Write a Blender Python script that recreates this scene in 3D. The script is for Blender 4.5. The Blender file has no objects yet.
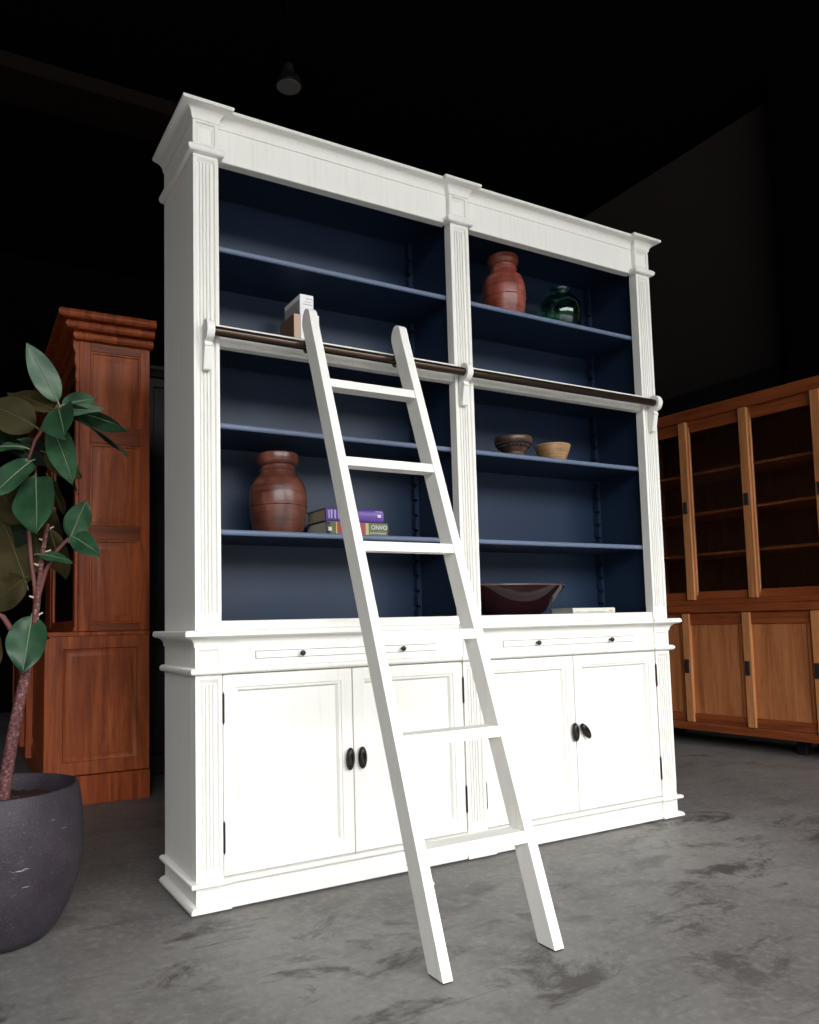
import bpy, bmesh, math, random
from mathutils import Vector, Matrix
random.seed(7)
S = bpy.context.scene
COL = S.collection
PI = math.pi

SKY = 4.0
EXPO = 1.33
# ------------------------------------------------------------------ materials
def new_mat(name):
    m = bpy.data.materials.new(name); m.use_nodes = True
    nt = m.node_tree
    b = nt.nodes['Principled BSDF']
    return m, nt, b

def coords(nt, scale=(1, 1, 1), rot=(0, 0, 0)):
    tc = nt.nodes.new('ShaderNodeTexCoord'); mp = nt.nodes.new('ShaderNodeMapping')
    mp.inputs['Scale'].default_value = scale; mp.inputs['Rotation'].default_value = rot
    nt.links.new(tc.outputs['Object'], mp.inputs['Vector'])
    return mp.outputs['Vector']

def noise(nt, vec, scale, detail=4, rough=.55, dist=0):
    n = nt.nodes.new('ShaderNodeTexNoise')
    n.inputs['Scale'].default_value = scale; n.inputs['Detail'].default_value = detail
    n.inputs['Roughness'].default_value = rough; n.inputs['Distortion'].default_value = dist
    nt.links.new(vec, n.inputs['Vector'])
    return n.outputs['Fac']

def ramp(nt, fac, stops):
    r = nt.nodes.new('ShaderNodeValToRGB'); e = r.color_ramp.elements
    while len(e) < len(stops): e.new(.5)
    for i, (p, c) in enumerate(stops):
        e[i].position = p; e[i].color = (*c, 1) if len(c) == 3 else c
    nt.links.new(fac, r.inputs['Fac'])
    return r.outputs['Color']

def mix(nt, a, b, fac, mode='MIX'):
    m = nt.nodes.new('ShaderNodeMix'); m.data_type = 'RGBA'; m.blend_type = mode
    for sock, v in ((m.inputs['Factor'], fac), (m.inputs['A'], a), (m.inputs['B'], b)):
        pass
    ins = {'f': m.inputs[0], 'a': m.inputs[6], 'b': m.inputs[7]}
    for k, v in (('f', fac), ('a', a), ('b', b)):
        if hasattr(v, 'is_linked') or isinstance(v, bpy.types.NodeSocket): nt.links.new(v, ins[k])
        elif k == 'f': ins[k].default_value = v
        else: ins[k].default_value = (*v, 1)
    return m.outputs[2]

def bump(nt, b, h, strength=.2, dist=.01):
    n = nt.nodes.new('ShaderNodeBump'); n.inputs['Strength'].default_value = strength
    n.inputs['Distance'].default_value = dist
    nt.links.new(h, n.inputs['Height']); nt.links.new(n.outputs['Normal'], b.inputs['Normal'])

def flat(name, col, rough=.5, metal=0., spec=.5, bumpiness=0, bscale=60):
    m, nt, b = new_mat(name)
    v = coords(nt)
    f = noise(nt, v, 25, 3)
    c = mix(nt, tuple(x * .88 for x in col), tuple(min(1, x * 1.08) for x in col), f)
    nt.links.new(c, b.inputs['Base Color'])
    b.inputs['Roughness'].default_value = rough; b.inputs['Metallic'].default_value = metal
    b.inputs['Specular IOR Level'].default_value = spec
    if bumpiness: bump(nt, b, noise(nt, v, bscale, 3), bumpiness, .004)
    return m

def white_paint():
    m, nt, b = new_mat('white_chalk_paint')
    v = coords(nt, (38, 38, 1.6))
    streak = noise(nt, v, 2.2, 5, .6)
    c1 = ramp(nt, streak, [(.25, (.755, .735, .675)), (.45, (.825, .808, .752)), (.75, (.845, .83, .78))])
    v2 = coords(nt, (6, 6, 3))
    blot = noise(nt, v2, 1.5, 3)
    c2 = mix(nt, c1, (.80, .79, .75), ramp(nt, blot, [(.5, (0, 0, 0)), (.75, (.45, .45, .45))]))
    nt.links.new(c2, b.inputs['Base Color'])
    b.inputs['Roughness'].default_value = .55; b.inputs['Specular IOR Level'].default_value = .35
    bump(nt, b, streak, .05, .002)
    return m

def navy_paint():
    m, nt, b = new_mat('navy_blue_paint')
    v = coords(nt, (4, 4, 4))
    f = noise(nt, v, 3, 4)
    c = mix(nt, NAVY_A, NAVY_B, f)
    nt.links.new(c, b.inputs['Base Color'])
    b.inputs["Roughness"].default_value = .45; b.inputs["Specular IOR Level"].default_value = .38
    bump(nt, b, noise(nt, coords(nt, (3, 3, 40)), 4, 3), .03, .002)
    return m
NAVY_A = (.0085, .0200, .0470); NAVY_B = (.0110, .0250, .0560)

def wood(name, dark, mid, light, scale=(14, 14, .9), rough=.42, spec=.28):
    m, nt, b = new_mat(name)
    v = coords(nt, scale)
    n1 = noise(nt, v, 1.6, 6, .62, .6)
    n2 = noise(nt, coords(nt, tuple(s * 5 for s in scale)), 2.2, 4, .6)
    c = ramp(nt, n1, [(.30, dark), (.50, mid), (.72, light)])
    c = mix(nt, c, tuple(x * .55 for x in dark), ramp(nt, n2, [(.52, (0, 0, 0)), (.8, (.55, .55, .55))]))
    nt.links.new(c, b.inputs['Base Color'])
    b.inputs['Roughness'].default_value = rough; b.inputs['Specular IOR Level'].default_value = spec
    bump(nt, b, n2, .12, .002)
    return m

def concrete():
    m, nt, b = new_mat('worn_concrete')
    v = coords(nt)
    big = noise(nt, v, .8, 5, .6, .2)
    c = ramp(nt, big, [(.30, (.112, .104, .099)), (.48, (.158, .149, .141)), (.62, (.205, .195, .182)), (.8, (.235, .223, .207))])
    mid = noise(nt, coords(nt, (1, 1.5, 1), (0, 0, .3)), 4.5, 9, .72, .3)
    c = mix(nt, c, (.085, .077, .073), ramp(nt, mid, [(.50, (0, 0, 0)), (.72, (.55, .55, .55))]))
    fine = noise(nt, v, 38, 7, .72)
    c = mix(nt, c, (.29, .28, .265), ramp(nt, fine, [(.50, (0, 0, 0)), (.70, (.55, .55, .55))]))
    c = mix(nt, c, (.07, .064, .062), ramp(nt, fine, [(.30, (.35, .35, .35)), (.45, (0, 0, 0))]))
    # old oily patches and scuffs
    region = noise(nt, coords(nt, (1, 1, 1), (0, 0, .2)), .75, 2, .5)
    st = noise(nt, coords(nt, (1.0, 1.6, 1), (0, 0, .4)), 3.4, 8, .72, .5)
    k = nt.nodes.new('ShaderNodeMath'); k.operation = 'MULTIPLY'
    nt.links.new(ramp(nt, st, [(.53, (0, 0, 0)), (.62, (.9, .9, .9))]), k.inputs[0])
    nt.links.new(ramp(nt, region, [(.45, (.15, .15, .15)), (.58, (1, 1, 1))]), k.inputs[1])
    c = mix(nt, c, (.052, .044, .042), k.outputs[0])
    scr = noise(nt, coords(nt, (1.6, 30, 1), (0, 0, .35)), 2.4, 5, .6, .3)
    c = mix(nt, c, (.075, .070, .068), ramp(nt, scr, [(.58, (0, 0, 0)), (.72, (.5, .5, .5))]))
    nt.links.new(c, b.inputs['Base Color'])
    r = nt.nodes.new('ShaderNodeMapRange')
    nt.links.new(mid, r.inputs['Value']); r.inputs['To Min'].default_value = .40; r.inputs['To Max'].default_value = .70
    nt.links.new(r.outputs['Result'], b.inputs['Roughness'])
    b.inputs['Specular IOR Level'].default_value = .35
    bump(nt, b, fine, .22, .005)
    return m

def pot_wood(name, dark, mid, light):
    m, nt, b = new_mat(name)
    v = coords(nt, (3, 3, 60))
    bands = noise(nt, v, 1.8, 4, .55)
    patch = noise(nt, coords(nt, (7, 7, 4)), 1.8, 5, .6)
    c = ramp(nt, patch, [(.32, dark), (.52, mid), (.74, light)])
    c = mix(nt, c, tuple(x * .3 for x in dark), ramp(nt, bands, [(.5, (0, 0, 0)), (.72, (.65, .65, .65))]))
    nt.links.new(c, b.inputs['Base Color'])
    b.inputs['Roughness'].default_value = .32; b.inputs['Specular IOR Level'].default_value = .55
    bump(nt, b, bands, .25, .004)
    return m

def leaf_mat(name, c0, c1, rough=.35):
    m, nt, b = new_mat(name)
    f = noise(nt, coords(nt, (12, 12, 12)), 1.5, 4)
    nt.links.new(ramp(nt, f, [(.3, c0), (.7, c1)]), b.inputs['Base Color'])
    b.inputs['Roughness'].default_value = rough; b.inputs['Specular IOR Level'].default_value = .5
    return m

def glass(name, col, rough=.0, ior=1.45):
    m, nt, b = new_mat(name)
    b.inputs['Base Color'].default_value = (*col, 1); b.inputs['Roughness'].default_value = rough
    b.inputs['Transmission Weight'].default_value = 1; b.inputs['IOR'].default_value = ior
    return m

def planter_mat():
    m, nt, b = new_mat('scuffed_charcoal_ceramic')
    v = coords(nt)
    f = noise(nt, v, 9, 5, .65)
    c = ramp(nt, f, [(.3, (.022, .016, .022)), (.7, (.040, .032, .040))])
    c = mix(nt, c, (.10, .085, .095), ramp(nt, noise(nt, v, 190, 2, .5), [(.62, (0, 0, 0)), (.72, (.7, .7, .7))]))
    scr = noise(nt, coords(nt, (5, 5, 60), (.12, 0, 0)), 3, 4, .6)
    patch = noise(nt, v, 7, 2)
    k = nt.nodes.new('ShaderNodeMath'); k.operation = 'MULTIPLY'
    nt.links.new(ramp(nt, scr, [(.66, (0, 0, 0)), (.70, (1, 1, 1))]), k.inputs[0])
    nt.links.new(ramp(nt, patch, [(.56, (0, 0, 0)), (.64, (1, 1, 1))]), k.inputs[1])
    c = mix(nt, c, (.34, .32, .34), k.outputs[0])
    nt.links.new(c, b.inputs['Base Color']); b.inputs['Roughness'].default_value = .55
    b.inputs['Specular IOR Level'].default_value = .3
    bump(nt, b, noise(nt, v, 120, 3), .35, .004)
    return m

def bark_mat():
    m, nt, b = new_mat('speckled_reddish_bark')
    v = coords(nt)
    f = noise(nt, v, 120, 3, .6)
    c = ramp(nt, f, [(.35, (.050, .018, .020)), (.52, (.120, .045, .045)), (.62, (.17, .075, .07)), (.72, (.42, .30, .24))])
    nt.links.new(c, b.inputs['Base Color']); b.inputs['Roughness'].default_value = .7
    b.inputs['Specular IOR Level'].default_value = .25
    bump(nt, b, f, .5, .003)
    return m

M = dict(
    white=white_paint(), navy=navy_paint(), concrete=concrete(),
    teak=wood('teak_frame', (0.208, 0.055, 0.017), (0.377, 0.111, 0.034), (0.520, 0.182, 0.060)),
    teak_panel=wood('teak_panel', (0.266, 0.084, 0.028), (0.420, 0.147, 0.053), (0.532, 0.210, 0.081)),
    teak_light=wood('teak_stile', (0.338, 0.122, 0.043), (0.488, 0.198, 0.073), (0.613, 0.269, 0.106)),
    teak_rail=wood('teak_red_rail', (0.138, 0.030, 0.010), (0.247, 0.060, 0.018), (0.322, 0.090, 0.029), (.9, 14, 14)),
    teak_left=wood('reddish_teak', (0.126, 0.023, 0.006), (0.336, 0.068, 0.017), (0.590, 0.134, 0.036)),
    teak_left_panel=wood('reddish_teak_panel', (0.138, 0.028, 0.008), (0.361, 0.082, 0.023), (0.619, 0.158, 0.046), (9, 9, .8)),
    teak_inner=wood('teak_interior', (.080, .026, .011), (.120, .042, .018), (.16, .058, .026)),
    black=flat('black_paint', (.012, .011, .012), .6, 0, .25),
    ceil=flat('black_ceiling', (.004, .004, .005), .95, 0, .02),
    wall=flat('dark_brown_wall', (.060, .046, .044), .9, 0, .05),
    beam=flat('brown_black_beam', (.012, .008, .006), .9, 0, .05),
    bronze=flat('dark_bronze', (.075, .050, .038), .20, .8, .5),
    iron=flat('dark_iron', (.035, .028, .024), .38, .7, .5),
    ebony=flat('dark_purple_wood_and_gap_shade', (.016, .010, .013), .55, 0, .25, .2, 20),
    planter=planter_mat(),
    lip=flat('painted_daylight_edge', (.135, .175, .260), .45, 0, .4),  # navy shelf edge, the daylight on it painted in as lighter blue
    soil=flat('potting_soil', (.040, .020, .016), .95, 0, .1, .8, 60),
    bark=bark_mat(),
    twig=flat('pink_twig', (.125, .045, .038), .6, 0, .3),
    stub=flat('cream_stub', (.55, .45, .32), .7, 0, .2),
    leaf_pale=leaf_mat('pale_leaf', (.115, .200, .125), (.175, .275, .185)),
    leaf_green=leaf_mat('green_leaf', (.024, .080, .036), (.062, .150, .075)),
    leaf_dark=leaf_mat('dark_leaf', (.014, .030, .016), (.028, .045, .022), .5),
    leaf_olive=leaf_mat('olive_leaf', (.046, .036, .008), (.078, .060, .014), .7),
    vein=flat('leaf_vein', (.115, .165, .09), .5),
    pot_brown=pot_wood('brown_wood_pot', (.055, .016, .011), (.125, .040, .025), (.24, .095, .065)),
    pot_red=pot_wood('red_wood_pot', (.130, .022, .014), (.26, .060, .040), (.42, .16, .12)),
    carved=pot_wood('dark_carved_wood', (.040, .020, .014), (.085, .046, .032), (.19, .115, .080)),
    carved_dark=flat('blackened_wood', (.020, .012, .010), .6),
    tan=pot_wood('tan_carved_wood', (.22, .110, .045), (.42, .245, .115), (.56, .36, .19)),
    tan_in=flat('tan_wood_rim', (.50, .34, .20), .55),
    lacquer=flat('oxblood_lacquer', (.016, .004, .005), .07, 0, .6),
    lacquer_in=flat('brown_lacquer', (.11, .075, .058), .3),
    jar=glass('green_glass', (.30, .66, .50)),
    pane=glass('clear_glass', (.9, .92, .9)),
    purple=flat('purple_cover', (.135, .060, .36), .35),
    lilac=flat('lilac_print', (.60, .52, .80), .5),
    ink=flat('black_cover', (.012, .012, .015), .45),
    paper=flat('paper_block', (.52, .49, .42), .8),
    paper_y=flat('yellowed_paper', (.40, .33, .22), .8),
    green_cover=flat('green_cover', (.120, .150, .050), .4),
    red_cover=flat('red_cover', (.38, .050, .050), .4),
    yellow_print=flat('yellow_print', (.62, .55, .22), .5),
    charcoal_cover=flat('charcoal_cover', (.040, .040, .034), .4),
    print_white=flat('white_print', (.80, .80, .78), .5),
    print_grey=flat('grey_print', (.45, .45, .46), .6),
    brown_cover=flat('brown_cover', (.160, .085, .055), .6),
    tan_cover=flat('tan_cover', (.50, .34, .25), .6),
    cream_cover=flat('cream_cover', (.78, .76, .66), .5),
    box_white=flat('white_card', (.82, .81, .82), .5),
    box_grey=flat('grey_photo_print', (.38, .36, .34), .5),
    rubber=flat('black_pull_and_foot_shade', (.01, .01, .01), .7),  # black of the recessed pulls and of the shade under the ladder feet
    lamp=flat('lamp_lens', (.20, .19, .18), .5),
    asphalt=flat('grey_asphalt', (.20, .20, .20), .9),
)

# ------------------------------------------------------------------ mesh helpers
class MB:
    def __init__(s): s.bm = bmesh.new()
    def box(s, x0, x1, y0, y1, z0, z1, bev=.0, seg=1, rot=None):
        t = bmesh.new()
        vs = [t.verts.new((x, y, z)) for x in (x0, x1) for y in (y0, y1) for z in (z0, z1)]
        for f in ((0, 1, 3, 2), (4, 6, 7, 5), (0, 4, 5, 1), (2, 3, 7, 6), (0, 2, 6, 4), (1, 5, 7, 3)):
            t.faces.new([vs[i] for i in f])
        if bev: bmesh.ops.bevel(t, geom=list(t.edges), offset=bev, segments=seg, profile=.5, affect='EDGES')
        if rot is not None: bmesh.ops.transform(t, matrix=rot, verts=t.verts)
        s._merge(t); return s
    def _merge(s, t):
        me = bpy.data.meshes.new('tmp'); t.to_mesh(me); t.free()
        s.bm.from_mesh(me); bpy.data.meshes.remove(me)
    def extrude(s, pts, fn, a, b, bev=0):
        """closed 2D polygon pts extruded from a to b; fn(u, v, w) -> xyz"""
        t = bmesh.new()
        A = [t.verts.new(fn(u, v, a)) for u, v in pts]; B = [t.verts.new(fn(u, v, b)) for u, v in pts]
        n = len(pts)
        for i in range(n): t.faces.new((A[i], A[(i+1) % n], B[(i+1) % n], B[i]))
        t.faces.new(A[::-1]); t.faces.new(B)
        if bev:
            bmesh.ops.bevel(t, geom=[e for e in t.edges if len(e.link_faces) == 2 and e.calc_face_angle(0) > .6],
                            offset=bev, segments=2, profile=.5, affect='EDGES')
        s._merge(t); return s
    def sweep(s, path, prof, closed_prof=True):
        """profile (outward, z) swept along an xy path, mitred corners, capped ends"""
        t = bmesh.new(); n = len(path); rows = []
        nr = []
        for i in range(n - 1):
            d = Vector((path[i+1][0] - path[i][0], path[i+1][1] - path[i][1])).normalized()
            nr.append(Vector((d.y, -d.x)))
        for i in range(n):
            if i == 0: m = nr[0]
            elif i == n - 1: m = nr[-1]
            else:
                a, b = nr[i-1], nr[i]; m = (a + b) / (1 + a.dot(b))
            rows.append([t.verts.new((path[i][0] + m.x * o, path[i][1] + m.y * o, z)) for o, z in prof])
        k = len(prof)
        for i in range(n - 1):
            for j in range(k):
                t.faces.new((rows[i][j], rows[i][(j+1) % k], rows[i+1][(j+1) % k], rows[i+1][j]))
        t.faces.new(rows[0]); t.faces.new(rows[-1][::-1])
        bmesh.ops.recalc_face_normals(t, faces=t.faces)
        s._merge(t); return s
    def lathe(s, prof, c=(0, 0, 0), n=48, sx=1, sy=1, wob=None):
        t = bmesh.new(); rows = []
        for r, z in prof:
            if r < 1e-6: rows.append([t.verts.new((c[0], c[1], c[2] + z))])
            else: rows.append([t.verts.new((c[0] + sx * r * math.cos(2*PI*i/n), c[1] + sy * r * math.sin(2*PI*i/n),
                                             c[2] + z + (wob(i, n, r) if wob else 0))) for i in range(n)])
        for a, b in zip(rows, rows[1:]):
            for i in range(n):
                j = (i + 1) % n
                if len(a) == 1 and len(b) == 1: continue
                if len(a) == 1: t.faces.new((a[0], b[i], b[j]))
                elif len(b) == 1: t.faces.new((a[i], b[0], a[j]))
                else: t.faces.new((a[i], b[i], b[j], a[j]))
        bmesh.ops.recalc_face_normals(t, faces=t.faces)
        s._merge(t); return s
    def tube(s, pts, rad, n=12):
        t = bmesh.new(); pts = [Vector(p) for p in pts]
        if not hasattr(rad, '__len__'): rad = [rad] * len(pts)
        rows = []; ref = Vector((.31, .2, .93))
        for i, p in enumerate(pts):
            d = (pts[min(i+1, len(pts)-1)] - pts[max(i-1, 0)]).normalized()
            u = d.cross(ref)
            if u.length < .05: u = d.cross(Vector((1, 0, 0)))
            u.normalize(); v = d.cross(u)
            rows.append([t.verts.new(p + (u * math.cos(2*PI*k/n) + v * math.sin(2*PI*k/n)) * rad[i]) for k in range(n)])
        for a, b in zip(rows, rows[1:]):
            for k in range(n): t.faces.new((a[k], a[(k+1) % n], b[(k+1) % n], b[k]))
        t.faces.new(rows[0][::-1]); t.faces.new(rows[-1])
        bmesh.ops.recalc_face_normals(t, faces=t.faces)
        s._merge(t); return s
    def panel(s, a0, a1, b0, b1, rings, back, fn):
        """nested rectangles (inset, depth) forming a moulded panel with a solid back; fn(a, b, depth) -> xyz"""
        t = bmesh.new(); rows = []
        def rect(i, d): return [t.verts.new(fn(a, b, d)) for a, b in ((a0+i, b0+i), (a1-i, b0+i), (a1-i, b1-i), (a0+i, b1-i))]
        rows.append(rect(0, back))
        for i, d in rings: rows.append(rect(i, d))
        for p, q in zip(rows, rows[1:]):
            for k in range(4): t.faces.new((p[k], p[(k+1) % 4], q[(k+1) % 4], q[k]))
        t.faces.new(rows[0][::-1]); t.faces.new(rows[-1])
        bmesh.ops.recalc_face_normals(t, faces=t.faces)
        s._merge(t); return s
    def build(s, name, mat, parent=None, ang=32, off=None, kind=None):
        me = bpy.data.meshes.new(name)
        bmesh.ops.recalc_face_normals(s.bm, faces=s.bm.faces)
        if off is not None: bmesh.ops.translate(s.bm, verts=s.bm.verts, vec=-Vector(off))
        s.bm.to_mesh(me); s.bm.free()
        for p in me.polygons: p.use_smooth = True
        me.set_sharp_from_angle(angle=math.radians(ang))
        me.materials.append(M[mat] if isinstance(mat, str) else mat)
        o = bpy.data.objects.new(name, me); COL.objects.link(o)
        if parent is not None: o.parent = parent
        if kind: o['kind'] = kind
        return o

def thing(name, label, cat, loc=(0, 0, 0), rz=0, group=None):
    o = bpy.data.objects.new(name, None); COL.objects.link(o)
    o.location = loc; o.rotation_euler = (0, 0, rz); o.empty_display_size = .1
    o['label'] = label; o['category'] = cat
    if group: o['group'] = group
    return o
def tag(o, label, cat, group=None):
    o['label'] = label; o['category'] = cat
    if group: o['group'] = group
    return o
def arc(cx, cy, r, a0, a1, n):
    return [(cx + r * math.cos(math.radians(a0 + (a1 - a0) * i / n)), cy + r * math.sin(math.radians(a0 + (a1 - a0) * i / n))) for i in range(n + 1)]

# ------------------------------------------------------------------ the room
def struct(name, mat, x0, x1, y0, y1, z0, z1):
    return MB().box(x0, x1, y0, y1, z0, z1).build(name, mat, kind='structure')
RX0, RX1, RY0, RY1, RH = -4.6, 5.2, -5.6, 7.0, 5.05
DX0, DX1, DZ = -4.4, 5.0, 4.6 
struct('floor', 'concrete', RX0 - .3, RX1 + .3, RY0, RY1 + .3, -.12, 0)
struct('ceiling', 'ceil', RX0 - .3, RX1 + .3, RY0 - .3, RY1 + .3, RH, RH + .2)
struct('wall_left', 'wall', RX0 - .3, RX0, RY0 - .3, RY1 + .3, 0, RH)
struct('wall_right', 'wall', RX1, RX1 + .3, RY0 - .3, RY1 + .3, 0, RH)
struct('wall_back', 'ceil', RX0, RX1, RY1, RY1 + .3, 0, RH)
MB().box(RX0, DX0, RY0 - .3, RY0, 0, RH).box(DX1, RX1, RY0 - .3, RY0, 0, RH).box(DX0, DX1, RY0 - .3, RY0, DZ, RH).build('wall_front', 'wall', kind='structure')
struct('ground', 'asphalt', -30, 34, -40, RY0, -.14, -.02)
MB().box(RX0, 2.3, 1.62, 1.93, 3.60, 3.68, .01).build('trim_1', 'beam', kind='structure')        # roof beam
MB().box(RX1 - .16, RX1, RY0, RY1, 2.30, 2.80, .01).build('trim_2', 'black', kind='structure')   # black steel rail along the wall
MB().box(RX1 - .30, RX1, .55, 1.16, 0, RH, .01).build('trim_3', 'ceil', kind='structure')       # column
# ------------------------------------------------------------------ the white bookcase
W, D = 2.10, .362
PL = .085                                    # pilaster width
MX0, MX1 = 1.007, 1.093
O = (1.05, .18, 0)
bc = thing('bookcase', 'tall white double bookcase with navy blue interior, four cupboard doors and fluted pilasters', 'bookcase', O)
def B(mb, name, mat, parent=None, ang=32, off=O): 
    return mb.build(name, mat, parent or bc, ang, off)
zf = lambda u, v, w: (u, v, w)

# lower carcass and upper sides
low = MB().box(0, W, .0405, D, .024, .840, .001).box(.02, W - .02, .03, D - .02, 0, .03)
B(low, 'lower_carcass', 'white')
B(MB().box(.0005, .026, .0402, D, .846, 2.51, .0005), 'side_panel', 'white')
B(MB().box(W - .026, W - .0005, .0402, D, .846, 2.51, .0005), 'side_panel', 'white')
B(MB().box(.02, W - .02, .03, D - .002, 2.505, 2.535, .001), 'top_board', 'white')
B(MB().box(-.01, W + .01, .0, D, .836, .8475, .002), 'lower_top', 'white')

# crown: breaks forward over the three pilasters
r = .02
def brk(r):
    return [(0, D), (0, 0), (PL, 0), (PL, r), (MX0, r), (MX0, 0), (MX1, 0), (MX1, r), (W-PL, r), (W-PL, 0), (W, 0), (W, D)]
cove = [(o, z) for o, z in [(.034 - .030 * math.cos(math.radians(a)), 2.512 + .030 * math.sin(math.radians(a))) for a in (0, 18, 36, 54, 72, 88)]]
crown = [(-.03, 2.508), (.003, 2.508)] + cove + [(.035, 2.5435), (.041, 2.546), (.043, 2.551), (.041, 2.557), (.036, 2.559), (-.03, 2.559)]
B(MB().sweep(brk(r), crown), 'crown_molding', 'white')
for x0, x1 in ((PL, MX0), (MX1, W - PL)):
    B(MB().box(x0 - .001, x1 + .001, r, .057, 2.397, 2.512, .002), 'frieze', 'white')

# pilasters
def fluted(x0, x1, z0, z1, e0, e1, depth=.04):
    w = x1 - x0; m = .0135; g = .0085
    pts = [(x0, depth), (x0, 0), (x0 + m - .002, 0), (x0 + m + .002, g)]
    n = 4; a = x0 + m + .006; b = x1 - m - .006; st = (b - a) / n
    for i in range(n):
        c = a + st * (i + .5); h = st * .5 - .0012
        pts += [(c - h, g), (c - h * .75, .0022), (c - h * .3, .0009), (c + h * .3, .0009), (c + h * .75, .0022), (c + h, g)]
    pts += [(x1 - m - .002, g), (x1 - m + .002, 0), (x1, 0), (x1, depth)]
    mb = MB().extrude(pts, zf, z0 + e0, z1 - e1)
    mb.box(x0, x1, 0, depth, z0, z0 + e0, .001)
    fr = lambda a_, b_, d_: (a_, d_, b_)
    mb.box(x0, x1, 0, depth, z1 - e1 + .014, z1, .001)
    # sloped head of the sunk field
    mb.extrude([(0, z1 - e1 + .014), (g + .002, z1 - e1), (depth, z1 - e1), (depth, z1 - e1 + .014)], lambda u, v, w: (w, u, v), x0 + m, x1 - m)
    mb.box(x0, x0 + m, 0, depth, z1 - e1, z1 - e1 + .016, .0).box(x1 - m, x1, 0, depth, z1 - e1, z1 - e1 + .016, .0)
    return mb
fy = lambda a, b, d: (a, d, b)
LM0, LM1 = 1.002, 1.088
for x0, x1 in ((0, PL), (MX0, MX1), (W - PL, W)):
    B(fluted(x0 + .0005, x1 - .0005, .846, 2.395, .055, .028), 'pilaster', 'white')
    B(MB().panel(x0, x1, 2.418, 2.512, [(0, 0), (.011, 0), (.0125, .005), (.0225, .012), (.0245, .012)], .045, fy), 'capital_block', 'white')
    B(MB().panel(x0, x1, .730, .800, [(0, 0), (.011, 0), (.0122, .005), (.019, .010), (.021, .010)], .04, fy), 'waist_block', 'white')
    B(MB().panel(x0, x1, .018, .080, [(0, 0), (.011, 0), (.012, .005), (.018, .009), (.020, .009)], .04, fy), 'plinth_block', 'white')
for x0, x1 in ((0, PL), (LM0, LM1), (W - PL, W)):
    B(fluted(x0, x1, .091, .712, .034, .030), 'pilaster', 'white')

# beads
def bead(z0, z1, o):
    zc, h = (z0 + z1) / 2, (z1 - z0) / 2
    return [(-.02, z0)] + [(o - h + h * math.cos(math.radians(a)), zc + h * math.sin(math.radians(a))) for a in (-90, -60, -30, 0, 30, 60, 90)] + [(-.02, z1)]
nb = bead(2.391, 2.421, .019)
B(MB().sweep([(0, D), (0, 0), (PL, 0), (PL, .03)], nb), 'necking_bead', 'white')
B(MB().sweep([(MX0, .03), (MX0, 0), (MX1, 0), (MX1, .03)], nb), 'necking_bead', 'white')
B(MB().sweep([(W - PL, .03), (W - PL, 0), (W, 0), (W, D)], nb), 'necking_bead', 'white')
q = .008
wc = [(.034 - .030 * math.cos(math.radians(a)), .800 + .026 * math.sin(math.radians(a))) for a in (0, 18, 36, 54, 72, 88)]
waist = [(-.03, .796), (.004, .796)] + wc + [(.035, .828), (.040, .830), (.042, .837), (.040, .845), (.036, .848), (-.03, .848)]
B(MB().sweep(brk(q), waist), 'waist_cornice', 'white')
B(MB().sweep(brk(.006), bead(.711, .733, .0185)), 'waist_bead', 'white')
B(MB().sweep(brk(.006), bead(.077, .0945, .0195)), 'base_bead', 'white')
B(MB().sweep(brk(.010), [(-.03, .007), (.019, .007), (.020, .010), (.0195, .016), (.015, .021), (.008, .024), (.002, .0265), (-.03, .0265)]), 'base_molding', 'white')
for x0, x1 in ((PL, MX0), (MX1, W - PL)):
    B(MB().box(x0 - .001, x1 + .001, .010, .04, .018, .080, .001), 'plinth_board', 'white')
    B(MB().box(x0 - .001, x1 + .001, .006, .04, .725, .800, .001), 'apron', 'white')
    B(MB().box(x0 - .001, x1 + .001, .008, .05, .846, .877, .003), 'sill', 'white')
    # moulded rail at ladder height
    B(MB().extrude([(.046, 1.766), (.016, 1.766), (.012, 1.769), (.012, 1.776), (.018, 1.780), (.010, 1.800), (.004, 1.803), (.003, 1.829), (.007, 1.833), (.046, 1.833)],
                   lambda u, v, w: (w, u, v), x0 - .001, x1 + .001), 'shelf_rail', 'white')

# pull-out trays with two little knobs each
for x0, x1, ks in ((.199, .887, (.355, .740)), (1.195, 1.893, (1.357, 1.749))):
    B(MB().box(x0 - .0016, x1 + .0016, .0053, .02, .7541, .7790), 'tray_gap_shade', 'ebony')  # solid dark surround, shade of the tray gap put in as colour
    tr = B(MB().box(x0, x1, .0015, .02, .7555, .7775, .0008), 'pull_out_tray', 'white')
    for kx in ks:
        k = MB().lathe([(0, -.003), (.004, -.003), (.004, .006), (.0085, .010), (.0095, .014), (.0075, .019), (.003, .0215), (0, .022)], n=20)
        bmesh.ops.transform(k.bm, matrix=Matrix.Translation((kx, 0, .767)) @ Matrix.Rotation(PI/2, 4, 'X'), verts=k.bm.verts)
        o = k.build('knob', 'iron', tr, off=O)
        o['label'] = 'dark iron knob'

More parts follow.
